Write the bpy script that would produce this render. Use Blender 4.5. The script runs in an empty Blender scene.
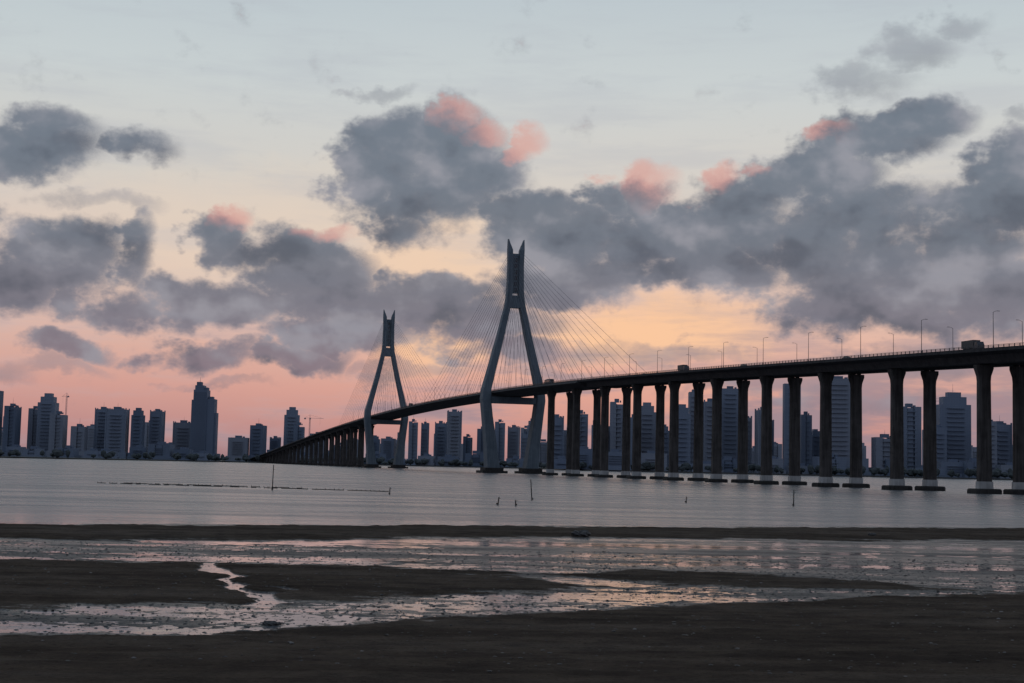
import bpy, bmesh, math, random
import numpy as np
from mathutils import Vector, Matrix
random.seed(7); np.random.seed(7)
scene = bpy.context.scene
scene.view_settings.view_transform = 'Standard'
scene.view_settings.look = 'None'
scene.view_settings.exposure = 0

def s2l(c):
    return tuple(((v/255)/12.92 if v/255 <= 0.04045 else ((v/255+0.055)/1.055)**2.4) for v in c)

# ------------------------------------------------------------------ node helpers
class NT:
    def __init__(s, tree): s.t = tree; s.n = tree.nodes; s.l = tree.links
    def node(s, typ, **kw):
        n = s.n.new(typ)
        for k, v in kw.items(): setattr(n, k, v)
        return n
    def put(s, sock, v):
        if v is None: return
        if isinstance(v, bpy.types.NodeSocket): s.l.new(v, sock)
        else:
            if sock.type == 'RGBA' and len(v) == 3: v = (*v, 1)
            sock.default_value = v
    def m(s, op, a, b=None, c=None, clamp=False):
        n = s.n.new('ShaderNodeMath'); n.operation = op; n.use_clamp = clamp
        s.put(n.inputs[0], a); s.put(n.inputs[1], b); s.put(n.inputs[2], c)
        return n.outputs[0]
    def v(s, op, a, b=None, c=None, out=0):
        n = s.n.new('ShaderNodeVectorMath'); n.operation = op
        s.put(n.inputs[0], a); s.put(n.inputs[1], b)
        if c is not None: s.put(n.inputs[2], c)
        return n.outputs[out]
    def mix(s, f, a, b, blend='MIX'):
        n = s.n.new('ShaderNodeMix'); n.data_type = 'RGBA'; n.blend_type = blend; n.clamp_factor = True
        s.put(n.inputs[0], f); s.put(n.inputs[6], a); s.put(n.inputs[7], b)
        return n.outputs[2]
    def noise(s, vec, scale, detail=4, rough=0.55, col=False, dist=0):
        n = s.n.new('ShaderNodeTexNoise')
        s.put(n.inputs['Vector'], vec)
        n.inputs['Scale'].default_value = scale; n.inputs['Detail'].default_value = detail
        n.inputs['Roughness'].default_value = rough; n.inputs['Distortion'].default_value = dist
        return n.outputs['Color'] if col else n.outputs['Fac']
    def ss(s, x, lo, hi, a=0.0, b=1.0):
        n = s.n.new('ShaderNodeMapRange'); n.interpolation_type = 'SMOOTHSTEP'
        s.put(n.inputs[0], x)
        n.inputs[1].default_value = lo; n.inputs[2].default_value = hi
        n.inputs[3].default_value = a; n.inputs[4].default_value = b
        return n.outputs[0]
    def ramp(s, f, stops):
        n = s.n.new('ShaderNodeValToRGB'); r = n.color_ramp
        while len(r.elements) < len(stops): r.elements.new(0.5)
        for e, (p, c) in zip(r.elements, stops): e.position = p; e.color = (*c, 1)
        s.put(n.inputs[0], f); return n.outputs[0]

# ------------------------------------------------------------------ SKY (world)
K = 1422.0            # angular unit of the cloud tables: 1/1422 rad
world = bpy.data.worlds.new("World"); scene.world = world; world.use_nodes = True
try: world.cycles.sampling_method = 'NONE'
except Exception: pass
W = NT(world.node_tree); W.n.clear()
out = W.node('ShaderNodeOutputWorld'); bg = W.node('ShaderNodeBackground')
W.l.new(bg.outputs[0], out.inputs[0])
tc = W.node('ShaderNodeTexCoord'); D = tc.outputs['Generated']
sep = W.node('ShaderNodeSeparateXYZ'); W.l.new(D, sep.inputs[0])
az = W.m('MULTIPLY', W.m('ARCTAN2', sep.outputs[0], sep.outputs[1]), K)
el = W.m('MULTIPLY', W.m('ARCSINE', sep.outputs[2]), K)
P0n = W.node('ShaderNodeCombineXYZ'); W.l.new(az, P0n.inputs[0]); W.l.new(el, P0n.inputs[1]); P0 = P0n.outputs[0]
Dst = W.v('MULTIPLY', D, (1.0, 1.0, 1.35))
warp = W.noise(Dst, 15, 5, 0.6, col=True)
fb = W.noise(Dst, 30, 7, 0.6)
wv = W.v('SUBTRACT', warp, (.5, .5, .5))
P = W.v('MULTIPLY_ADD', wv, (125, 85, 0), P0)

def blobs(table, pos):
    f = None
    for b in table:
        a, e, rx, ry = b[:4]; w = b[4] if len(b) > 4 else 1.0
        a = math.atan(a/K)*K
        q = W.v('MULTIPLY_ADD', pos, (1/rx, 1/ry, 0), (-a/rx, -e/ry, 0))
        r2 = W.v('DOT_PRODUCT', q, q, out=1)
        val = W.m('MULTIPLY_ADD', r2, -w, w)
        f = W.m('MAXIMUM', val, -1.0 if f is None else f)
    return f
CL = [(-125,305,54,46),(-66,316,58,48),(-85,268,90,44),(-24,294,34,36),(-150,283,34,32),(-120,240,36,28),
 (-467,298,54,38),(-500,285,42,32),(-377,297,38,20,.6),
 (-467,190,84,34),(-500,165,52,32),(-384,195,24,40,.8),
 (-300,225,34,26),(-227,197,74,38),(-317,157,96,28),(-175,190,50,30),(-400,150,52,18,.8),
 (-170,163,90,26),(-165,130,76,24),(-212,103,50,14,.8),(-302,103,62,15,.8),(-440,106,48,15,.8),
 (-82,172,86,24),(-40,150,92,32),(-10,115,72,20,.8),(10,245,56,30),(48,226,80,40),(88,258,40,26),(50,192,100,28),
 (140,226,98,36),(124,264,26,22),(210,243,92,42),(258,278,50,32),(312,290,60,40),(372,322,66,30),(416,340,38,26),
 (190,200,90,28),(290,217,90,44),(360,240,100,50),(390,196,135,48),(450,218,80,52),(350,160,108,28),(480,168,80,36),
 (495,294,38,40),(505,250,44,38),(450,146,100,22,.8)]
WI = [(-450,84,60,8),(-505,80,35,14),(-277,74,60,7),(80,117,62,12),(180,115,62,10),(350,383,56,22),(403,410,44,20),(445,432,34,16),
 (-142,368,30,8),(500,345,22,10),(-420,240,60,10),(60,90,90,8),(420,110,110,12),(250,80,90,8),(-100,90,70,8),(380,75,120,9)]
f0 = blobs(CL, P)
f1 = blobs(WI, P)
# cloud cover for the rest of the sky dome, outside the photographed sector
gen = W.noise(Dst, 5.0, 2, 0.55)
aaz = W.m('ABSOLUTE', az)
away = W.m('MAXIMUM', W.ss(aaz, 540, 700), W.ss(el, 520, 640))
f0 = W.m('MAXIMUM', f0, W.m('MULTIPLY_ADD', W.m('MULTIPLY', W.ss(gen, .47, .66), away), 1.3, -.6))
nz = W.m('SUBTRACT', fb, .5)
dens = W.m('ADD', f0, W.m('MULTIPLY', nz, 2.6))
mask = W.ss(dens, -.42, .62)
mask1 = W.m('MULTIPLY', W.ss(W.m('ADD', f1, W.m('MULTIPLY', nz, 3.4)), -.4, 1.2), .55)
mask = W.m('MAXIMUM', mask, mask1)
# clear-sky colour by elevation
tE = W.m('DIVIDE', el, 1400.0, clamp=True)
base = W.ramp(tE, [(0.0, s2l((154,122,128))), (0.02, s2l((184,138,137))), (0.05, s2l((207,156,147))),
    (0.09, s2l((219,179,165))), (0.14, s2l((220,197,184))), (0.20, s2l((208,204,198))), (0.27, s2l((198,206,208))),
    (0.36, s2l((180,194,203))), (1.0, s2l((118,138,160)))])
nish = W.node('ShaderNodeTexSky', sky_type='NISHITA', sun_disc=False)
nish.sun_elevation = math.radians(2); nish.sun_rotation = math.radians(5); nish.air_density = 1.2; nish.dust_density = 2
base = W.mix(1.0, base, W.v('MULTIPLY', nish.outputs[0], (.004,.004,.003)), 'ADD')
# warm breaks around the hidden sun
g1 = W.ss(blobs([(125,138,160,40),(-90,207,100,50,.6),(-85,116,66,44,.8),(40,150,80,30,.6),(-130,145,30,20,.6)], P), 0, 1)
base = W.mix(W.m('MULTIPLY', g1, .85), base, s2l((253,202,158)))
g2 = W.ss(blobs([(-200,215,340,90,.6)], P), 0, .6)
base = W.mix(W.m('MULTIPLY', g2, .45), base, s2l((232,212,190)))
back = W.ss(sep.outputs[1], 0.75, -0.2)
base = W.mix(W.m('MULTIPLY', back, .85), base, s2l((124,138,158)))
# thin high haze streaks, and mauve haze banks low down
st = W.noise(W.v('MULTIPLY', D, (2.0, 2.0, 14.0)), 3.5, 5, .6)
base = W.mix(W.m('MULTIPLY', W.ss(st, .42, .68), .28), base, s2l((176,180,190)))
lowb = W.m('MULTIPLY', W.ss(W.m('MULTIPLY_ADD', sep.outputs[0], .38, st), .46, .66), W.ss(el, 190, 60))
base = W.mix(W.m('MULTIPLY', lowb, .8), base, s2l((150,131,141)))
# sun-touched cloud tops
pk = blobs([(-62,348,36,16),(-30,336,20,14),(4,328,20,20),(126,284,28,26),(195,285,24,18),(-286,246,28,14),(232,288,18,9),
            (-180,228,28,10,.6),(330,334,28,9,.6),(88,290,20,9,.6)], P)
pmask = W.ss(W.m('ADD', pk, W.m('MULTIPLY', nz, 4.2)), -.35, 1.1)
base = W.mix(W.m('MULTIPLY', pmask, .8), base, s2l((216,166,156)))
# cloud body: relief from the difference of two offset samples
fs = W.noise(Dst, 17, 4, 0.55); fo = W.noise(W.v('ADD', Dst, (0.008, 0, 0.026)), 17, 3, 0.5)
rel = W.m('SUBTRACT', fs, fo)
body = W.ramp(tE, [(0.0, s2l((128,112,122))), (0.05, s2l((134,118,128))), (0.10, s2l((116,116,129))), (0.16, s2l((102,112,126))),
                   (0.25, s2l((107,118,132))), (1.0, s2l((105,115,132)))])
shade = W.m('ADD', W.m('MULTIPLY', rel, 2.4), W.m('MULTIPLY', nz, .8))
body = W.mix(W.m('MULTIPLY', W.ss(shade, .0, .6), .8), body, s2l((150,151,161)))
body = W.mix(W.m('MULTIPLY', W.ss(shade, .0, -.6), .85), body, s2l((72,83,99)))
edge = W.ss(dens, .95, .0)
body = W.mix(W.m('MULTIPLY', edge, .30), body, s2l((162,158,166)))
body = W.mix(W.m('MULTIPLY', W.m('MULTIPLY', pmask, W.ss(dens, 1.3, .1)), .85), body, s2l((206,156,150)))
sky = W.mix(W.m('MULTIPLY', mask, .93), base, body)
mul = W.v('MULTIPLY', sky, (10, 10, 10))
W.l.new(mul, bg.inputs[0]); bg.inputs[1].default_value = 0.1

# ------------------------------------------------------------------ materials
def mat(name, build):
    m = bpy.data.materials.new(name); m.use_nodes = True
    t = NT(m.node_tree); p = m.node_tree.nodes['Principled BSDF']; build(t, p); return m
def pos(t): return t.node('ShaderNodeNewGeometry').outputs['Position']
def concrete(name, c1, c2, rough=.85):
    def b(t, p):
        P = pos(t)
        n = t.noise(P, .25, 5, .6); n2 = t.noise(t.v('MULTIPLY', P, (1.2, 1.2, .08)), 1.0, 4, .6)
        f = t.m('MULTIPLY_ADD', n2, .6, t.m('MULTIPLY', n, .4))
        t.put(p.inputs['Base Color'], t.mix(t.ss(f, .35, .65), c1, c2)); p.inputs['Roughness'].default_value = rough
        p.inputs['Specular IOR Level'].default_value = .2
    return mat(name, b)
M_pier = concrete('pier_concrete', (.040,.037,.037), (.095,.088,.087))
M_deck = concrete('girder_concrete', (.034,.034,.038), (.065,.065,.07))
M_pylon = concrete('pylon_paint', (.105,.135,.165), (.155,.19,.225), .7)
M_white = concrete('tide_band_paint', (.34,.34,.34), (.52,.52,.52))
M_cap = concrete('pile_cap', (.03,.029,.029), (.055,.053,.052))
def flat(name, c, r=.6, met=0):
    def b(t, p):
        n = t.noise(pos(t), 1.5, 4, .6)
        t.put(p.inputs['Base Color'], t.mix(n, tuple(v*.8 for v in c), tuple(min(1, v*1.2) for v in c)))
        p.inputs['Roughness'].default_value = r; p.inputs['Metallic'].default_value = met
    return mat(name, b)
M_metal = flat('galvanised_steel', (.07,.073,.085), .6, .2)
M_cable = flat('cable_sheath', (.11,.12,.15), .6)
M_asph = flat('asphalt', (.05,.05,.052), .9)
M_line = flat('lane_paint', (.75,.75,.72), .6)
M_dark = flat('dark_trim', (.03,.03,.035), .5)
M_glass = flat('vehicle_glass', (.02,.025,.03), .2)
M_red = flat('character_red', (.05,.035,.04), .7)
M_truck = flat('truck_paint', (.04,.045,.06), .5)
M_bus = flat('bus_paint', (.05,.052,.06), .6)
M_wood = flat('weathered_wood', (.04,.034,.030), .9)

# ------------------------------------------------------------------ mesh builder
class MB:
    def __init__(s): s.v = []; s.f = []; s.mi = []
    def loft(s, rings, mi=0, cap=True):
        n = len(rings[0]); b = len(s.v)
        for r in rings: s.v += [tuple(p) for p in r]
        for i in range(len(rings)-1):
            for j in range(n):
                a = b+i*n+j; c = b+i*n+(j+1) % n
                s.f.append((a, c, c+n, a+n)); s.mi.append(mi)
        if cap:
            s.f.append(tuple(b+j for j in reversed(range(n)))); s.mi.append(mi)
            s.f.append(tuple(b+(len(rings)-1)*n+j for j in range(n))); s.mi.append(mi)
    def box(s, x0, x1, y0, y1, z0, z1, mi=0, tf=None):
        r = [[(x0,y0,z),(x1,y0,z),(x1,y1,z),(x0,y1,z)] for z in (z0, z1)]
        if tf: r = [[tf(*p) for p in q] for q in r]
        s.loft(r, mi)
    def tube(s, a, b, r, n=6, mi=0, r2=None):
        a = Vector(a); b = Vector(b); d = (b-a).normalized()
        u = d.orthogonal().normalized(); w = d.cross(u)
        r2 = r if r2 is None else r2
        s.loft([[p + (u*math.cos(k*2*math.pi/n)+w*math.sin(k*2*math.pi/n))*q for k in range(n)] for p, q in ((a, r), (b, r2))], mi)
    def obj(s, name, mats, parent=None, loc=None, rot=0):
        me = bpy.data.meshes.new(name); me.from_pydata(s.v, [], s.f)
        for m in mats: me.materials.append(m)
        me.polygons.foreach_set('material_index', s.mi); me.update()
        bm = bmesh.new(); bm.from_mesh(me); bmesh.ops.recalc_face_normals(bm, faces=bm.faces); bm.to_mesh(me); bm.free()
        o = bpy.data.objects.new(name, me); scene.collection.objects.link(o)
        if parent: o.parent = parent
        if loc: o.location = loc
        o.rotation_euler[2] = rot
        return o

# ------------------------------------------------------------------ BRIDGE
L = math.hypot(.261, .965); DX, DY = .261/L, -.965/L
def B(t, c, z): return (1.3+t*DX-c*DY, 958+t*DY+c*DX, z)
prof = [(-2100,4),(-1950,6),(-1650,14.5),(-1230,29.5),(-812,43),(-480,51.5),(-235,54.8),(0,54.6),(150,52.8),(322,48.8),(554,41.8),(720,36.5),(880,31)]
def zd(t):
    for i in range(len(prof)-1):
        if t <= prof[i+1][0] or i == len(prof)-2:
            (t0, z0), (t1, z1) = prof[i], prof[i+1]
            zp = prof[max(i-1, 0)]; zn = prof[min(i+2, len(prof)-1)]
            m0 = (z1-zp[1])/(t1-zp[0]) if i > 0 else (z1-z0)/(t1-t0)
            m1 = (zn[1]-z0)/(zn[0]-t0) if i < len(prof)-2 else (z1-z0)/(t1-t0)
            h = t1-t0; u = (t-t0)/h
            return (2*u**3-3*u*u+1)*z0+(u**3-2*u*u+u)*h*m0+(-2*u**3+3*u*u)*z1+(u**3-u*u)*h*m1
bridge = bpy.data.objects.new('cable_stayed_bridge', None); scene.collection.objects.link(bridge)
bridge.empty_display_size = 20
def sweep(mb, sec, t0, t1, step=10, mi=0):
    n = max(1, int(round((t1-t0)/step)))
    mb.loft([[B(t, c, zd(t)+z) for c, z in sec] for t in [t0+(t1-t0)*i/n for i in range(n+1)]], mi)
twin = [(-13.5,0),(13.5,0),(13.5,-.45),(9.8,-1.1),(8.4,-3.4),(3.9,-3.4),(2.8,-1.0),(-2.8,-1.0),(-3.9,-3.4),(-8.4,-3.4),(-9.8,-1.1),(-13.5,-.45)]
steel = [(-14.2,0),(14.2,0),(15.2,-1.2),(8.0,-3.1),(-8.0,-3.1),(-15.2,-1.2)]
d = MB()
sweep(d, twin, 186, 880); sweep(d, steel, -660, 186-.02); sweep(d, twin, -2100, -660.02)
for sgn in (-1, 1):      # edge kerb upstands and median kerb
    for a, b in ((-2100, 880),):
        c0, c1 = sorted((sgn*12.9, sgn*13.4)); sweep(d, [(c0,.003),(c1,.003),(c1,.55),(c0,.55)], a, b)
        c0, c1 = sorted((sgn*.4, sgn*.9)); sweep(d, [(c0,.012),(c1,.012),(c1,.5),(c0,.5)], a, b)
d.obj('deck_girder', [M_deck], bridge)
a = MB(); sweep(a, [(-12.9,.004),(12.9,.004),(12.9,.008),(-12.9,.008)], -2100, 880); a.obj('carriageway_asphalt', [M_asph], bridge)
a = MB()
for c in (-12.3, -1.4, 1.4, 12.3): sweep(a, [(c-.08,.0125),(c+.08,.0125),(c+.08,.014),(c-.08,.014)], -900, 880)
t = -900
while t < 870:
    for c in (-8.7, -5.0, 5.0, 8.7): sweep(a, [(c-.08,.0125),(c+.08,.0125),(c+.08,.014),(c-.08,.014)], t, t+6, 6)
    t += 15
a.obj('lane_markings', [M_line], bridge)
r = MB()
for c in (-13.15, 13.15):
    for z in (.80, 1.05, 1.30): sweep(r, [(c-.06,z-.05),(c+.06,z-.05),(c+.06,z+.05),(c-.06,z+.05)], -2100, 880, 20)
    t = -1000
    while t < 880:
        z = zd(t); r.box(-.08, .08, -.1, .1, .55, 1.32, 0, lambda x, y, w: B(t+x, c+y, z+w)); t += 2.5
r.obj('parapet_railing', [M_metal], bridge)

# piers
def pier(mb, t, near):
    ztop = zd(t)-3.4
    for c in (-6.1, 6.1):
        def R(hw, hl, z, ch=.5): # chamfered rect (hw across, hl along)
            return [B(t+y, c+x, z) for x, y in ((hw-ch,-hl),(hw,-hl+ch),(hw,hl-ch),(hw-ch,hl),(-hw+ch,hl),(-hw,hl-ch),(-hw,-hl+ch),(-hw+ch,-hl))]
        if near:
            mb.loft([R(4.3,3.4,-1.5,1.0), R(4.3,3.4,1.1,1.0), R(4.0,3.1,1.5,1.0)], 1)
            mb.loft([R(2.35,1.55,1.52), R(2.3,1.5,3.6)], 2)
        else: mb.loft([R(3.6,3.0,-1.5,.8), R(3.6,3.0,2.0,.8)], 1)
        zb = 3.6 if near else 2.0
        if ztop-zb < 5: mb.loft([R(1.9,1.1,zb), R(1.9,1.1,ztop)], 0); continue
        mb.loft([R(2.1,1.3,zb+.001), R(1.95,1.2,ztop-5.2), R(2.1,1.25,ztop-3.6), R(2.85,1.4,ztop-1.4), R(2.85,1.4,ztop-.35)], 0)
        mb.box(-1.6,-.6,-.7,.7,ztop-.35,ztop+.02,1,lambda x,y,z: B(t+y,c+x,z))
        mb.box(.6,1.6,-.7,.7,ztop-.35,ztop+.02,1,lambda x,y,z: B(t+y,c+x,z))
nearT = [554.5-49.3*k for k in range(10)] + [603.8, 653.1, 702.4, 751.7, 801, 850]
farT = [-600, -660] + [-710-50*k for k in range(26)]
for tt in sorted(nearT):
    p = MB(); pier(p, tt, True); p.obj('approach_pier', [M_pier, M_cap, M_white], bridge)
p = MB()
for tt in farT: pier(p, tt, False)
p.obj('far_viaduct_piers', [M_pier, M_cap, M_white], bridge)

# pylons
def pylon(t0):
    m = MB()
    S = [(3.5,13.4,4.3,5.6),(20,15.2,3.5,5.0),(38,17.6,3.0,4.6),(49,18.9,3.0,4.4),(56,18.6,2.8,4.2),(66,16.2,2.5,4.0),(78,13.2,2.35,3.7),
         (90,10.2,2.2,3.4),(101,7.7,2.05,3.2),(110,5.7,1.95,3.0),(116,4.5,1.9,2.9),(124,3.9,1.75,2.8),(140,3.7,1.65,2.6),(151,4.1,1.6,2.4)]
    for sg in (-1, 1):
        rings = []
        for z, c, hc, hl in S:
            ch = .45
            rings.append([B(t0+y, sg*c+x, z) for x, y in ((hc-ch,-hl),(hc,-hl+ch),(hc,hl-ch),(hc-ch,hl),(-hc+ch,hl),(-hc,hl-ch),(-hc,-hl+ch),(-hc+ch,-hl))])
        hc, hl, ch, c = .9, 1.6, .2, 4.7   # slanted, pointed head
        rings.append([B(t0+y, sg*c+x, 156.8+(1.6 if x*sg > 0 else -2.2)) for x, y in ((hc-ch,-hl),(hc,-hl+ch),(hc,hl-ch),(hc-ch,hl),(-hc+ch,hl),(-hc,hl-ch),(-hc,-hl+ch),(-hc+ch,-hl))])
        m.loft(rings, 0)
        T = lambda x, y, z: B(t0+y, sg*13.4+x, z)
        m.box(-8.5,8.5,-9.5,9.5,-2,1.6,1,T); m.box(-6.2,6.2,-7.4,7.4,1.6,3.5,1,T)
    z = zd(t0)
    T = lambda x, y, w: B(t0+y, x, w)
    m.loft([[T(-17.2,-3.2,z-8.0),T(17.2,-3.2,z-8.0),T(17.2,3.2,z-8.0),T(-17.2,3.2,z-8.0)],[T(-17.0,-3.4,z-3.6),T(17.0,-3.4,z-3.6),T(17.0,3.4,z-3.6),T(-17.0,3.4,z-3.6)]],0)
    m.loft([[T(-4.3,-2.4,111.5),T(4.3,-2.4,111.5),T(4.3,2.4,111.5),T(-4.3,2.4,111.5)],[T(-3.2,-2.4,118),T(3.2,-2.4,118),T(3.2,2.4,118),T(-3.2,2.4,118)]],0)
    m.box(-2.4,2.4,-1.2,1.2,118,120,0,T)
    m.box(-1.9,1.9,-1.0,1.0,121.5,147,3,T)          # name board between the shafts
    m.box(-2.6,2.6,-1.3,1.3,147,148.6,0,T)
    rr = random.Random(3)
    for fy in (-1, 1):
        for k in range(6):
            zc = 144.2-k*4.1
            for q in range(3): m.box(-1.3,1.3,min(fy*1.0,fy*1.14),max(fy*1.0,fy*1.14),zc-1.2+q*1.05,zc-.95+q*1.05,4,T)
            for q in range(2):
                xx = rr.uniform(-1,.8); m.box(xx,xx+.3,min(fy*1.0,fy*1.12),max(fy*1.0,fy*1.12),zc-1.45,zc+1.35,4,T)
    m.obj('pylon', [M_pylon, M_cap, M_white, M_pylon, M_red], bridge)
pylon(0); pylon(-480)
c = MB()
for t0 in (0, -480):
    for dr in (-1, 1):
        for k in range(15):
            td = t0+dr*(15+k*15.2)
            if dr*(td-t0) > 232: continue
            for sg in (-1, 1):
                zt = 121+k*2.0
                c.tube(B(t0+dr*2.2, sg*4.0, zt), B(td, sg*14.3, zd(td)+.2), .085, 5)
c.obj('stay_cables', [M_cable], bridge)

# street lamps on the bridge
l = MB()
l.tube((0,0,0),(0,0,.5),.2,8); l.tube((0,0,.5),(0,0,10.2),.11,8,0,.07)
l.tube((0,0,10.1),(.9,0,10.5),.055,6); l.tube((.9,0,10.5),(1.5,0,10.55),.05,6)
l.box(1.3,2.1,-.14,.14,10.48,10.6)
lm = l.obj('street_lamp', [M_metal]); me = lm.data
first = True
ang = math.atan2(DX, -DY)
for sg in (-1, 1):
    for k in range(-16, 22):
        t = k*38+ (14 if sg > 0 else 0)
        o = lm if first else bpy.data.objects.new('street_lamp', me)
        if not first: scene.collection.objects.link(o)
        first = False
        o.location = B(t, sg*13.15, zd(t)+.553) ; o.rotation_euler[2] = ang+(math.pi if sg > 0 else 0)

# vehicles
def wheels(m, xs, hw, r):
    for x in xs:
        for s in (-1, 1): m.tube((x, s*(hw-.3), r), (x, s*hw, r), r, 14, 2)
def truck():
    m = MB(); hw = 1.2
    m.box(-4.2,2.2,-.45,.45,.75,1.05,2)
    m.box(-4.3,1.9,-hw,hw,1.15,3.3,0); m.box(-4.35,1.95,-hw-.03,hw+.03,1.02,1.15,2)
    m.loft([[(2.2,-1.15,.7),(4.1,-1.15,.7),(4.1,1.15,.7),(2.2,1.15,.7)],[(2.2,-1.15,1.7),(4.1,-1.15,1.7),(4.1,1.15,1.7),(2.2,1.15,1.7)],[(2.2,-1.1,2.7),(3.7,-1.05,2.7),(3.7,1.05,2.7),(2.2,1.1,2.7)]],1)
    m.box(2.9,3.6,-1.165,1.165,1.8,2.4,3); m.box(4.102,4.12,-1.0,1.0,.8,1.2,2)
    wheels(m,[-3.3,3.1],1.2,.45); return m,[M_bus,M_truck,M_dark,M_glass]
def bus():
    m = MB()
    m.loft([[(-5.7,-1.25,.45),(5.7,-1.25,.45),(5.7,1.25,.45),(-5.7,1.25,.45)],[(-5.7,-1.25,2.7),(5.75,-1.25,2.7),(5.75,1.25,2.7),(-5.7,1.25,2.7)],[(-5.5,-1.05,3.15),(5.4,-1.05,3.15),(5.4,1.05,3.15),(-5.5,1.05,3.15)]],0)
    for k in range(7): m.box(-5.3+k*1.5,-4.0+k*1.5,-1.27,1.27,1.5,2.55,3)
    m.box(5.6,5.79,-1.1,1.1,1.3,2.65,3); m.box(-3,0,-.8,.8,3.15,3.4,2); wheels(m,[-3.6,3.7],1.28,.5)
    return m,[M_bus,M_truck,M_dark,M_glass]
def car():
    m = MB()
    m.loft([[(-2.2,-.85,.35),(2.2,-.85,.35),(2.2,.85,.35),(-2.2,.85,.35)],[(-2.25,-.9,.75),(2.25,-.9,.65),(2.25,.9,.65),(-2.25,.9,.75)],[(-2.1,-.85,1.0),(2.0,-.82,.85),(2.0,.82,.85),(-2.1,.85,1.0)]],1)
    m.loft([[(-1.8,-.8,.98),(1.1,-.8,.9),(1.1,.8,.9),(-1.8,.8,.98)],[(-1.1,-.65,1.45),(.3,-.65,1.45),(.3,.65,1.45),(-1.1,.65,1.45)]],3)
    wheels(m,[-1.4,1.4],.92,.32); return m,[M_bus,M_truck,M_dark,M_glass]
hd = math.atan2(DY, DX)
for nm, fn, tt, cc in (('box_truck',truck,556,-10.6),('box_truck',truck,330,-10.6),('passenger_car',car,480,-10.6),('passenger_car',car,395,-10.6),
                       ('passenger_car',car,270,-6.8),('box_truck',truck,-300,-10.6),('city_bus',bus,120,-10.6),('box_truck',truck,-560,-6.8)):
    m, ms = fn(); m.obj(nm, ms, None, B(tt, cc, zd(tt)+.016), hd+(math.pi if cc > 0 else 0))

# ------------------------------------------------------------------ CITY
def hazed_facade(name, wall, glass):  # distance haze painted into the base colours: blue-grey walls, low window contrast
    def b(t, p):
        tcn = t.node('ShaderNodeTexCoord').outputs['Object']
        s = t.node('ShaderNodeSeparateXYZ'); t.l.new(tcn, s.inputs[0])
        u = t.m('ADD', s.outputs[0], s.outputs[1])
        fx = t.m('FRACT', t.m('DIVIDE', u, 4.2)); fz = t.m('FRACT', t.m('DIVIDE', s.outputs[2], 3.4))
        win = t.m('MULTIPLY', t.m('MULTIPLY', t.ss(fx,.2,.24), t.ss(fx,.84,.8)), t.m('MULTIPLY', t.ss(fz,.28,.32), t.ss(fz,.86,.82)))
        n = t.noise(tcn, .03, 4, .6)
        w = t.mix(n, tuple(v*.75 for v in wall), tuple(v*1.2 for v in wall))
        t.put(p.inputs['Base Color'], t.mix(win, w, glass))
        p.inputs['Roughness'].default_value = .75
    return mat(name, b)
F = [hazed_facade('hazed_facade_a',(.17,.21,.29),(.15,.19,.265)), hazed_facade('hazed_facade_b',(.145,.185,.265),(.13,.17,.245)),
     hazed_facade('hazed_facade_c',(.19,.23,.31),(.165,.205,.28)), hazed_facade('hazed_facade_d',(.12,.16,.235),(.11,.145,.215)), hazed_facade('hazed_facade_e',(.22,.25,.315),(.195,.225,.29))]
M_roof = flat('hazed_roof_felt', (.13,.165,.235), .9)  # roof colour carries the same painted blue-grey haze
def tower(X, w, h, Yd, style=None, name=None):
    rr = random.Random(int(X*7+h*3+w)); m = MB()
    dp = rr.uniform(18, 30); hx = w/2; hy = dp/2
    style = rr.choice((0,1,1,2,3)) if style is None else style
    m.box(-hx-3,hx+3,-hy-4,hy+4,0,min(12,h*.2),0)
    zb = min(12, h*.2)
    if style == 0:
        m.box(-hx,hx,-hy,hy,zb,h-4,0); top = h-4
    elif style == 1:     # notched slab block
        n = 3 if w > 26 else 2; seg = 2*hx/n; top = h-5
        for k in range(n):
            y = 0 if k % 2 else -2.5
            m.box(-hx+k*seg,-hx+(k+1)*seg-(1.5 if k < n-1 else 0),-hy+y,hy+y,zb,top-(k % 2)*rr.uniform(0,5),0)
        for k in range(n-1): m.box(-hx+(k+1)*seg-1.5,-hx+(k+1)*seg,-hy+2,hy-3,zb,top-3,0)
    elif style == 2:     # stepped crown
        m.box(-hx,hx,-hy,hy,zb,h*.84,0); m.box(-hx*.75,hx*.75,-hy*.8,hy*.8,h*.84,h*.93,0); m.box(-hx*.4,hx*.45,-hy*.5,hy*.5,h*.93,h-2,0); top = h-2
    else:                # shaft with corner fins
        m.box(-hx+1,hx-1,-hy+1,hy-1,zb,h-5,0); top = h-5
        for sx in (-1,1):
            for sy in (-1,1): m.box(sx*(hx-1)-1,sx*(hx-1)+1,sy*(hy-1)-1,sy*(hy-1)+1,zb,h-2.5,0)
    if style != 2:
        m.box(-hx*.35,hx*.3,-hy*.4,hy*.4,top-.5,h,1)
        m.box(hx*.42,hx*.62,-hy*.3,hy*.1,top-.5,top+2.5,1)
    z = zb+3.4
    mx = h*.82 if style == 2 else top-6
    while z < mx:        # projecting floor slabs / balconies
        m.box(-hx*.55,hx*.55,-hy-3.0,-hy+.5,z,z+1.1,0); z += 3.4 if h < 60 else 6.8
    if rr.random() < .3: m.tube((0,0,h-1),(0,0,h+rr.uniform(5,12)),.3,5,1,.1)
    nm = name or ('office_tower' if style in (2,3) and h > 95 else 'apartment_tower' if h > 40 else 'low_rise_block')
    return m.obj(nm, [rr.choice(F), M_roof], None, (X, Yd, 2.0), rr.uniform(-.12,.12))
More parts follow.
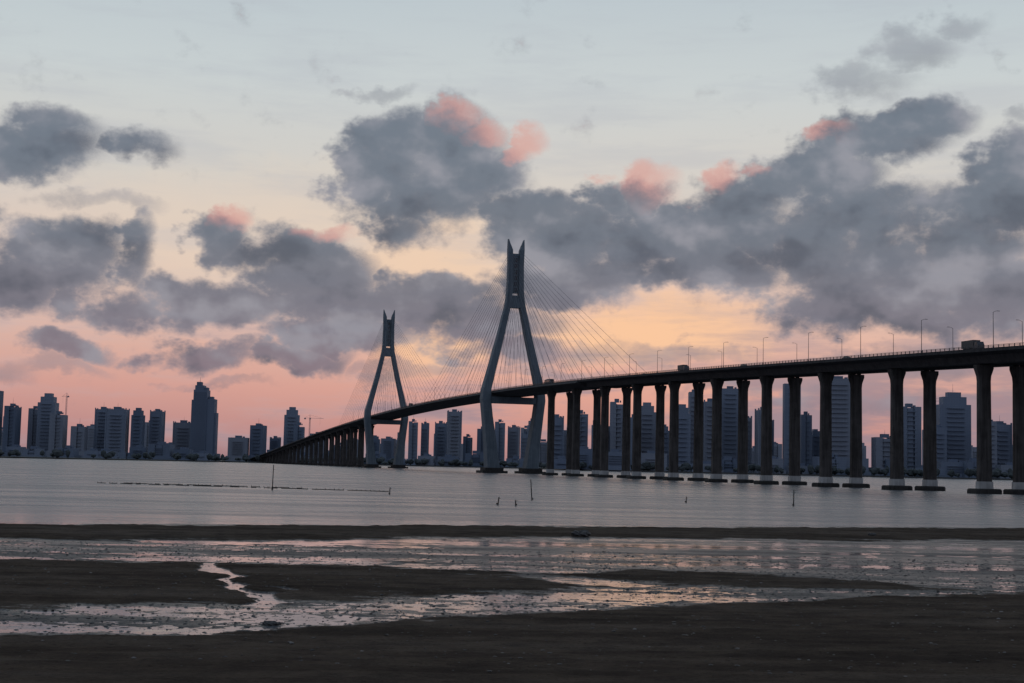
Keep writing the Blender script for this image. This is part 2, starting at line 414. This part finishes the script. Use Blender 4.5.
left = [(-1044,24,118),(-1014,20,132),(-992,13,102),(-976,22,103),(-950,22,101),(-918,34,128),(-884,26,90),(-863,14,44),(-842,26,66),(-810,30,102),
 (-770,40,101),(-730,22,102),(-702,24,100),(-660,40,80),(-532,38,50),(-496,26,75),(-470,20,52),(-444,30,114),(-422,20,80),(-386,44,50),
 (-345,30,42),(-310,26,50),(-275,24,60),(-240,26,55),(-214,14,68),(-190,18,90),(-168,14,86),(-140,24,90),(-110,28,111),(-84,16,64),(-55,20,80),
 (-20,20,94),(8,22,84),(30,14,70),(44,20,98)]
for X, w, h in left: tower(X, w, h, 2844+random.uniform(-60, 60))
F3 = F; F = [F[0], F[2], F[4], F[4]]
right = [(69,18,80),(88,14,62),(105,20,88),(128,14,78),(145,14,70),(159,20,106),(183,16,83),(207,28,105),(232,16,72),(254,24,101),(275,14,123),(300,24,110),(335,30,131),
 (357,14,88),(375,20,98),(396,14,84),(414,24,136),(441,16,93),(462,14,70),(483,44,145),(515,16,118),(549,34,61),(580,16,50),(605,30,110),(642,20,78),(675,48,131),
 (711,16,88),(740,30,86),(777,30,108),(830,34,120),(880,30,90)]
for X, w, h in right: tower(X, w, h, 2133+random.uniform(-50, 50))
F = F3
m = MB()   # landmark stepped tower
m.box(-30,30,-20,20,0,14,0); m.box(-25,-21,-12,12,14,120,0); m.box(-21,6,-15,15,14,140,0); m.box(6,21,-13,13,14,122,0); m.box(21,25,-10,10,14,95,0)
m.box(-19,-2,-12,12,140,149,0); m.box(-17,-8,-8,8,149,156,1); m.tube((-12,0,156),(-12,0,166),.5,6,1,.15)
m.box(-4,5,-9,9,140,145,1); m.box(8,16,-8,8,122,127,1)
for k in range(30): m.box(-20,5,-16.2,-14.9,18+k*4,19+k*4,0)
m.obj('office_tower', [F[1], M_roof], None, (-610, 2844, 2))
for k in range(46):    # low-rise fabric along the waterfront
    X = -1080+k*44+random.uniform(-12,12)
    Yd = 2620 if X < 60 else 2060
    if -560 < X < -440: continue
    tower(X, random.uniform(22,44), random.uniform(14,34), Yd+random.uniform(-20,25), random.choice((0,1)), 'low_rise_block')
F2 = [hazed_facade('hazed_facade_far',(.25,.28,.35),(.23,.26,.33))]  # paler base colour paints thicker haze on the farthest rank
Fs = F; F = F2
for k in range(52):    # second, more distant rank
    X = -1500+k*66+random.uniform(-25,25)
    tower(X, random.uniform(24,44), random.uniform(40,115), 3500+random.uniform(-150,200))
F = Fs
def crane(X, Yd, z0, h, rot):
    m = MB()
    for sx in (-1,1):
        for sy in (-1,1): m.tube((sx,sy,0),(sx,sy,h),.22,4)
    for k in range(int(h/3)):
        m.tube((-1,-1,k*3),(1,-1,k*3+3),.12,4); m.tube((-1,1,k*3+3),(1,1,k*3),.12,4)
    m.tube((0,0,h),(0,0,h+7),.6,4,0,.2); m.box(-1.2,1.2,-2.6,-1,h-2,h,0)
    m.tube((-12,0,h+.5),(30,0,h+.5),.35,4); m.tube((-12,0,h+.5),(0,0,h+7),.14,4); m.tube((0,0,h+7),(26,0,h+1),.14,4)
    m.box(-12,-9,-1.2,1.2,h-2.2,h,0); m.tube((22,0,h),(22,0,h-14),.1,4)
    m.obj('tower_crane',[M_roof],None,(X,Yd,z0),rot)
crane(-408,2900,2,90,.5); crane(-905,2900,2,124,2.2); crane(668,2190,2,116,2.9)

# far shore land
def shore_land():
    line = [(-9000,900),(-2500,1500),(-1000,1950),(-750,2100),(-560,2450),(-420,2560),(0,2560),(110,2030),(800,1960),(3000,1700),(9000,1200)]
    m = MB(); n = len(line)
    dense = []
    for i in range(n-1):
        k = max(1, int(abs(line[i+1][0]-line[i][0])/40))
        for j in range(k):
            u = j/k; dense.append((line[i][0]*(1-u)+line[i+1][0]*u, line[i][1]*(1-u)+line[i+1][1]*u+random.uniform(-4,4)))
    dense.append(line[-1])
    for x, y in dense: m.v += [(x,y,-.5),(x,y+4,1.2),(x,y+5,2.0),(x,30000,2.0)]
    for i in range(len(dense)-1):
        for j in range(3): m.f.append((i*4+j,(i+1)*4+j,(i+1)*4+j+1,i*4+j+1)); m.mi.append(0 if j < 2 else 1)
    m.obj('far_shore_ground', [M_cap, flat('park_earth',(.06,.07,.06),.9)])
    return dense
dense = shore_land()
M_leaf = flat('distant_foliage', (.05,.063,.068), .9)
tv = []; tf = []
ico = bmesh.new(); bmesh.ops.create_icosphere(ico, subdivisions=1, radius=1)
iv = [v.co.copy() for v in ico.verts]; jf = [tuple(v.index for v in f.verts) for f in ico.faces]; ico.free()
for x, y in dense:
    if not -1700 < x < 1600: continue
    for k in range(8):
        cx = x+random.uniform(-20,20); cy = y+random.uniform(12,40); r = random.uniform(3,7); hz = random.uniform(4,10)
        if random.random() < .12: continue
        for q in range(2):
            b = len(tv); ox, oy, oz = random.uniform(-3,3), random.uniform(-3,3), random.uniform(0,3)
            for v in iv:
                s = random.uniform(.7,1.25); tv.append((cx+ox+v.x*r*s, cy+oy+v.y*r*s, 2+hz*.6+oz+v.z*hz*.6*s))
            tf += [tuple(b+i for i in f) for f in jf]
        b = len(tv); tv += [(cx-.3,cy,2),(cx+.3,cy,2),(cx+.2,cy,2+hz*.6),(cx-.2,cy,2+hz*.6)]; tf.append((b,b+1,b+2,b+3))
me = bpy.data.meshes.new('distant_trees'); me.from_pydata(tv,[],tf); me.materials.append(M_leaf)
scene.collection.objects.link(bpy.data.objects.new('distant_trees', me))

# ------------------------------------------------------------------ WATER
def wmat(t, p):
    P = pos(t); s = t.node('ShaderNodeSeparateXYZ'); t.l.new(P, s.inputs[0])
    n1 = t.noise(t.v('MULTIPLY', P, (.30, 1.0, 1)), .8, 4, .65)
    n2 = t.noise(t.v('MULTIPLY', P, (.25, 1.0, 1)), .16, 2, .5)
    n3 = t.noise(t.v('MULTIPLY', P, (.10, .9, 1)), .10, 4, .65)
    calm = t.ss(s.outputs[1], 96, 140, .05, 1.0)
    streak = t.ss(n3, .38, .60, .4, 1.0)
    b = t.node('ShaderNodeBump'); b.inputs['Distance'].default_value = 1.0
    h = t.m('ADD', t.m('MULTIPLY', n1, .66), t.m('MULTIPLY', n2, 1.5))
    t.put(b.inputs['Strength'], t.m('MULTIPLY', calm, streak)); t.put(b.inputs['Height'], h)
    t.put(p.inputs['Normal'], b.outputs[0])
    t.put(p.inputs['Base Color'], (.12,.128,.14)); t.put(p.inputs['Roughness'], t.m('MULTIPLY', t.ss(s.outputs[1], 90, 160, .10, .28), t.m('MULTIPLY_ADD', streak, .4, .7)))
    p.inputs['IOR'].default_value = 1.36
M_water = mat('sea_water', wmat)
m = MB(); m.v = [(-30000,-400,0),(30000,-400,0),(30000,29000,0),(-30000,29000,0)]; m.f = [(0,1,2,3)]; m.mi = [0]
m.obj('water', [M_water])

# ------------------------------------------------------------------ TIDAL FLAT
def axis(segs):
    o = []
    for a, b, st in segs: o += list(np.arange(a, b, st))
    return np.array(o+[segs[-1][1]])
xs = axis([(-3000,-400,200),(-400,-90,12),(-90,-44,1.0),(-44,-26,.3),(-26,26,.13),(26,44,.3),(44,90,1.0),(90,400,12),(400,3000,200)])
ys = axis([(-400,20,14),(20,32,1),(32,80,.12),(80,165,.26),(165,200,3)])
X, Y = np.meshgrid(xs, ys)
def h2(ix, iy, sd):
    n = (ix*374761393 + iy*668265263 + sd*974711) & 0xffffffff
    n = ((n ^ (n >> 13))*1274126177) & 0xffffffff
    return ((n ^ (n >> 16)) & 0xffff)/65535.0
def vn(x, y, sd):
    ix = np.floor(x).astype(np.int64); iy = np.floor(y).astype(np.int64); fx = x-ix; fy = y-iy
    fx = fx*fx*(3-2*fx); fy = fy*fy*(3-2*fy)
    return (h2(ix,iy,sd)*(1-fx)+h2(ix+1,iy,sd)*fx)*(1-fy)+(h2(ix,iy+1,sd)*(1-fx)+h2(ix+1,iy+1,sd)*fx)*fy
def fbm(x, y, sd, o=4):
    s = 0; a = .5; t = 0
    for k in range(o): s = s+a*vn(x, y, sd+k*17); t += a; a *= .5; x = x*2.03+5.1; y = y*2.03+1.7
    return s/t-.5
def sdist(poly):
    ins = np.zeros(X.shape, bool); dm = np.full(X.shape, 1e9); n = len(poly)
    for i in range(n):
        x0, y0 = poly[i]; x1, y1 = poly[(i+1) % n]
        if y0 != y1:
            c = ((y0 > Y) != (y1 > Y)) & (X < (x1-x0)*(Y-y0)/(y1-y0)+x0); ins ^= c
        dx, dy = x1-x0, y1-y0; u = np.clip(((X-x0)*dx+(Y-y0)*dy)/(dx*dx+dy*dy), 0, 1)
        dm = np.minimum(dm, np.hypot((X-x0-u*dx)*.45, Y-y0-u*dy))
    return np.where(ins, dm, -dm)
def pdist(line):
    dm = np.full(X.shape, 1e9)
    for (x0,y0,w0),(x1,y1,w1) in zip(line[:-1], line[1:]):
        dx, dy = x1-x0, y1-y0; u = np.clip(((X-x0)*dx+(Y-y0)*dy)/(dx*dx+dy*dy), 0, 1)
        dm = np.minimum(dm, np.hypot((X-x0-u*dx), Y-y0-u*dy)-(w0+(w1-w0)*u))
    return dm
PA = [(-120,76),(-26,72.6),(-13.6,73.7),(-5.9,75.4),(-.6,72),(3.6,64.6),(-.5,59.8),(-4.4,55.8),(-9.7,52.6),(-17.6,49.3),(-120,48)]
PB = [(2.6,69.8),(6.7,75.1),(12.8,73.6),(18,70.2),(21.5,66),(13.2,64.4),(8.3,65.8)]
PC = [(-400,60),(-80,95),(-39,107),(0,124),(52,144),(100,163),(400,240),(400,200),(100,134),(42,117),(0,105),(-31.6,89),(-80,78),(-400,40)]
PD = [(-3000,38),(-60,40),(-15.2,42.1),(-9.5,43.5),(-3.9,48.9),(3.4,54.4),(12.1,59.7),(23.8,66),(45,78),(90,100),(3000,240),(3000,-900),(-3000,-900)]
wob = fbm(X*.16, Y*.35, 3)*5.5 + fbm(X*.9, Y*1.6, 9)*3.0
wobs = fbm(X*.25, Y*.5, 23)*2.4 + fbm(X*1.2, Y*2.0, 29)*1.8
dA = sdist(PA)+wob; dB = sdist(PB)*1.0+wobs; dC = sdist(PC)+wob*1.3; dD = sdist(PD)+wobs*.7
stream = pdist([(-15.2,73,.3),(-14.4,69.1,.5),(-12.3,65.6,.3),(-12.6,63.2,.35),(-11.4,61,.25),(-11.2,58.8,.3),(-9.7,57.1,.35),(-8.8,54,.5),(-9.5,50,.7)]) + fbm(X*.8,Y*.8,41)*1.2
stream2 = pdist([(-11.6,61,.1),(-9.6,60.2,.15),(-8.6,58.6,.1)]) + fbm(X*.8,Y*.8,42)*.5
sm = lambda v, a, b: (lambda u: u*u*(3-2*u))(np.clip((v-a)/(b-a), 0, 1))
dry = np.maximum.reduce([sm(dA,-.8,1.8)*sm(np.minimum(stream,stream2),-.05,.35), sm(dB,-.8,1.2), sm(dC,-1.2,2.0), sm(dD,-.5,1.3)])
# elevations (m above the water level): film of water stands only in the hollows
lump = fbm(X*2.2, Y*3.0, 51, 3)
broad = fbm(X*.07, Y*.34, 61, 4)
Z = .006 + broad*.11 + lump*.055 + fbm(X*.4, Y*1.9, 66, 3)*.07
band = sm(sdist([(-120,49.5),(-17,49.5),(-4,56),(2.5,62),(20,66.5),(60,84),(60,80),(24,65),(3.4,53.5),(-4,48),(-15,41),(-120,38)]), -2, 1)
Z = Z + band*(-.006+fbm(X*3.6, Y*3.8, 71, 2)*.08)
Z = Z*(1-dry) + dry*(.08 + .06*broad + lump*.035 + .012*np.sin(Y*5+fbm(X*.4,Y*.4,81)*9) + fbm(X*3.1,Y*3.5,77,2)*.03)
Z += sm(dC, 0, 4)*.10*(1+fbm(X*.3,Y*.9,91)*1.6)
Z += sm(dD, 0, 20)*.5
Z -= sm(Y-(124+X*.42), 2, 14)*.9
sw = np.minimum(stream, stream2); inA = sm(dA, -.5, .5)
Z -= inA*sm(-sw, -.3, .1)*.06
ny, nx = X.shape
co = np.stack([X, Y, Z], -1).reshape(-1, 3).astype(np.float32)
ii = (np.arange(ny-1)[:, None]*nx+np.arange(nx-1)[None, :])
fc = np.stack([ii, ii+1, ii+nx+1, ii+nx], -1).reshape(-1, 4)
me = bpy.data.meshes.new('tidal_flat_ground')
me.vertices.add(len(co)); me.vertices.foreach_set('co', co.ravel())
me.loops.add(fc.size); me.loops.foreach_set('vertex_index', fc.ravel().astype(np.int32))
me.polygons.add(len(fc)); me.polygons.foreach_set('loop_start', np.arange(0, fc.size, 4, dtype=np.int32))
me.polygons.foreach_set('use_smooth', np.ones(len(fc), bool)); me.update(calc_edges=True); me.validate()
at = me.attributes.new('dry', 'FLOAT', 'POINT'); at.data.foreach_set('value', dry.ravel().astype(np.float32))
def sandmat(t, p):
    P = pos(t)
    a = t.node('ShaderNodeAttribute', attribute_name='dry').outputs['Fac']
    n1 = t.noise(P, .5, 5, .65); n2 = t.noise(P, 7, 4, .7); n3 = t.noise(t.v('MULTIPLY', P, (.3,1,1)), 2.2, 3, .6)
    n4 = t.noise(t.v('MULTIPLY', P, (.15,1,1)), .35, 3, .6)
    dd = t.ss(t.m('ADD', a, t.m('MULTIPLY', t.m('SUBTRACT', n2, .5), .9)), .25, .75)
    sand = t.mix(t.ss(n1, .3, .7), (.034,.025,.019), (.072,.054,.040))
    sand = t.mix(t.m('MULTIPLY', t.ss(n2, .5, .75), .8), sand, (.016,.012,.010))
    sand = t.mix(t.m('MULTIPLY', t.ss(n4, .5, .7), .5), sand, (.024,.019,.016))
    mud = t.mix(t.ss(n2, .35, .65), (.018,.016,.017), (.045,.041,.041))
    t.put(p.inputs['Base Color'], t.mix(dd, mud, sand))
    wetr = t.ss(n4, .35, .65, .14, .42)
    t.put(p.inputs['Roughness'], t.m('MULTIPLY_ADD', dd, .45, t.m('MULTIPLY_ADD', n2, .25, wetr)))
    t.put(p.inputs['Specular IOR Level'], t.m('MULTIPLY_ADD', dd, -.28, .34))
    b = t.node('ShaderNodeBump'); b.inputs['Distance'].default_value = .14; b.inputs['Strength'].default_value = 1.0
    t.put(b.inputs['Height'], t.m('ADD', n2, t.m('MULTIPLY', n3, .8))); t.put(p.inputs['Normal'], b.outputs[0])
me.materials.append(mat('tidal_sand', sandmat))
scene.collection.objects.link(bpy.data.objects.new('tidal_flat_ground', me))

def zat(x, y):
    i = min(max(np.searchsorted(ys, y), 0), ny-1); j = min(max(np.searchsorted(xs, x), 0), nx-1); return float(Z[i, j]), float(dry[i, j])
M_stone = flat('wet_stone', (.035,.033,.033), .5)
M_shell = flat('shell_fragments', (.16,.155,.15), .6)
tv = []; tf = []; ti = []
def stone(cx, cy, cz, r, fl, mi):
    b = len(tv)
    for v in iv:
        s = random.uniform(.75,1.2); tv.append((cx+v.x*r*s*1.3, cy+v.y*r*s, cz+v.z*r*fl*s))
    for f in jf: tf.append(tuple(b+i for i in f)); ti.append(mi)
cnt = 0
while cnt < 9000:
    y = random.uniform(35, 90); x = random.uniform(-.42, .42)*y
    z, dr = zat(x, y)
    if dr > .5 and random.random() < .9: continue
    stone(x, y, max(z,-.01)+.004, random.choice((.02,.02,.03,.03,.04,.06)), .5, 0 if random.random() < .85 else 1); cnt += 1
me = bpy.data.meshes.new('pebbles'); me.from_pydata(tv,[],tf); me.materials.append(M_stone); me.materials.append(M_shell)
me.polygons.foreach_set('material_index', ti); scene.collection.objects.link(bpy.data.objects.new('pebbles', me))
for (x, y, r) in ((5.6,108.5,.42),(-7.6,46.5,.14),(-7.4,46.7,.08),(30,118,.2)):
    bm = bmesh.new(); bmesh.ops.create_icosphere(bm, subdivisions=3, radius=r)
    for v in bm.verts:
        n = v.co.normalized(); k = 1+.28*math.sin(n.x*4+x)+.2*math.sin(n.y*5+1)+.12*math.sin(n.z*9+n.x*7)
        v.co = Vector((n.x*r*1.35*k, n.y*r*k, n.z*r*.75*k))
    me = bpy.data.meshes.new('boulder'); bm.to_mesh(me); bm.free(); me.materials.append(M_stone)
    o = bpy.data.objects.new('boulder', me); scene.collection.objects.link(o); o.location = (x, y, zat(x,y)[0]+r*.3)
for x, y, h, ln in ((-42,254,4.5,.02),(3.7,222,3.2,-.10),(43.8,220,2.5,.03),(28,226,1.0,.1),(-1.5,190,1.1,.2),(1.0,188,.8,-.1),(-20,240,1.2,.05)):
    m = MB(); m.tube((0,0,-1),(ln*h,0,h),.10,7,0,.07); m.tube((ln*h*.8,0,h*.8),(ln*h*.8+.3,0,h*.83),.03,5); m.box(-.14,.14,-.14,.14,.1,.3)
    m.obj('mooring_stake', [M_wood], None, (x, y, 0))
m = MB(); rr = random.Random(5)   # oyster rack lines just breaking the surface
for (xa,ya),(xb,yb),n in (((-82,285),(-22,262),70),((-78,290),(-40,276),45)):
    px = None
    for k in range(n):
        u = k/(n-1); x = xa+(xb-xa)*u; y = ya+(yb-ya)*u+rr.uniform(-.4,.4); h = rr.uniform(.1,.35)
        m.tube((x,y,-.5),(x,y,h),.06,5)
        if px and rr.random() < .8: m.tube((px[0],px[1],.06),(x,y,.08),.07,5)
        px = (x,y)
m.obj('oyster_rack', [M_wood])

# ------------------------------------------------------------------ sun + camera
sd = bpy.data.lights.new('Sun', 'SUN'); sd.energy = .05; sd.angle = math.radians(35); sd.color = (1,.7,.55)
so = bpy.data.objects.new('Sun', sd); scene.collection.objects.link(so)
az_, el_ = math.radians(5), math.radians(5)
dirv = Vector((math.sin(az_)*math.cos(el_), math.cos(az_)*math.cos(el_), math.sin(el_)))
so.rotation_euler = dirv.to_track_quat('Z', 'Y').to_euler(); so.location = (0,0,200)
cd = bpy.data.cameras.new('Camera'); cam = bpy.data.objects.new('Camera', cd); scene.collection.objects.link(cam)
cd.lens = 50; cd.sensor_width = 36; cd.clip_end = 60000; cd.clip_start = .5
cam.matrix_world = Matrix.Translation((0,0,5.3)) @ Matrix.Rotation(math.radians(90+4.98), 4, 'X') @ Matrix.Rotation(math.radians(1.25), 4, 'Z')
scene.camera = cam
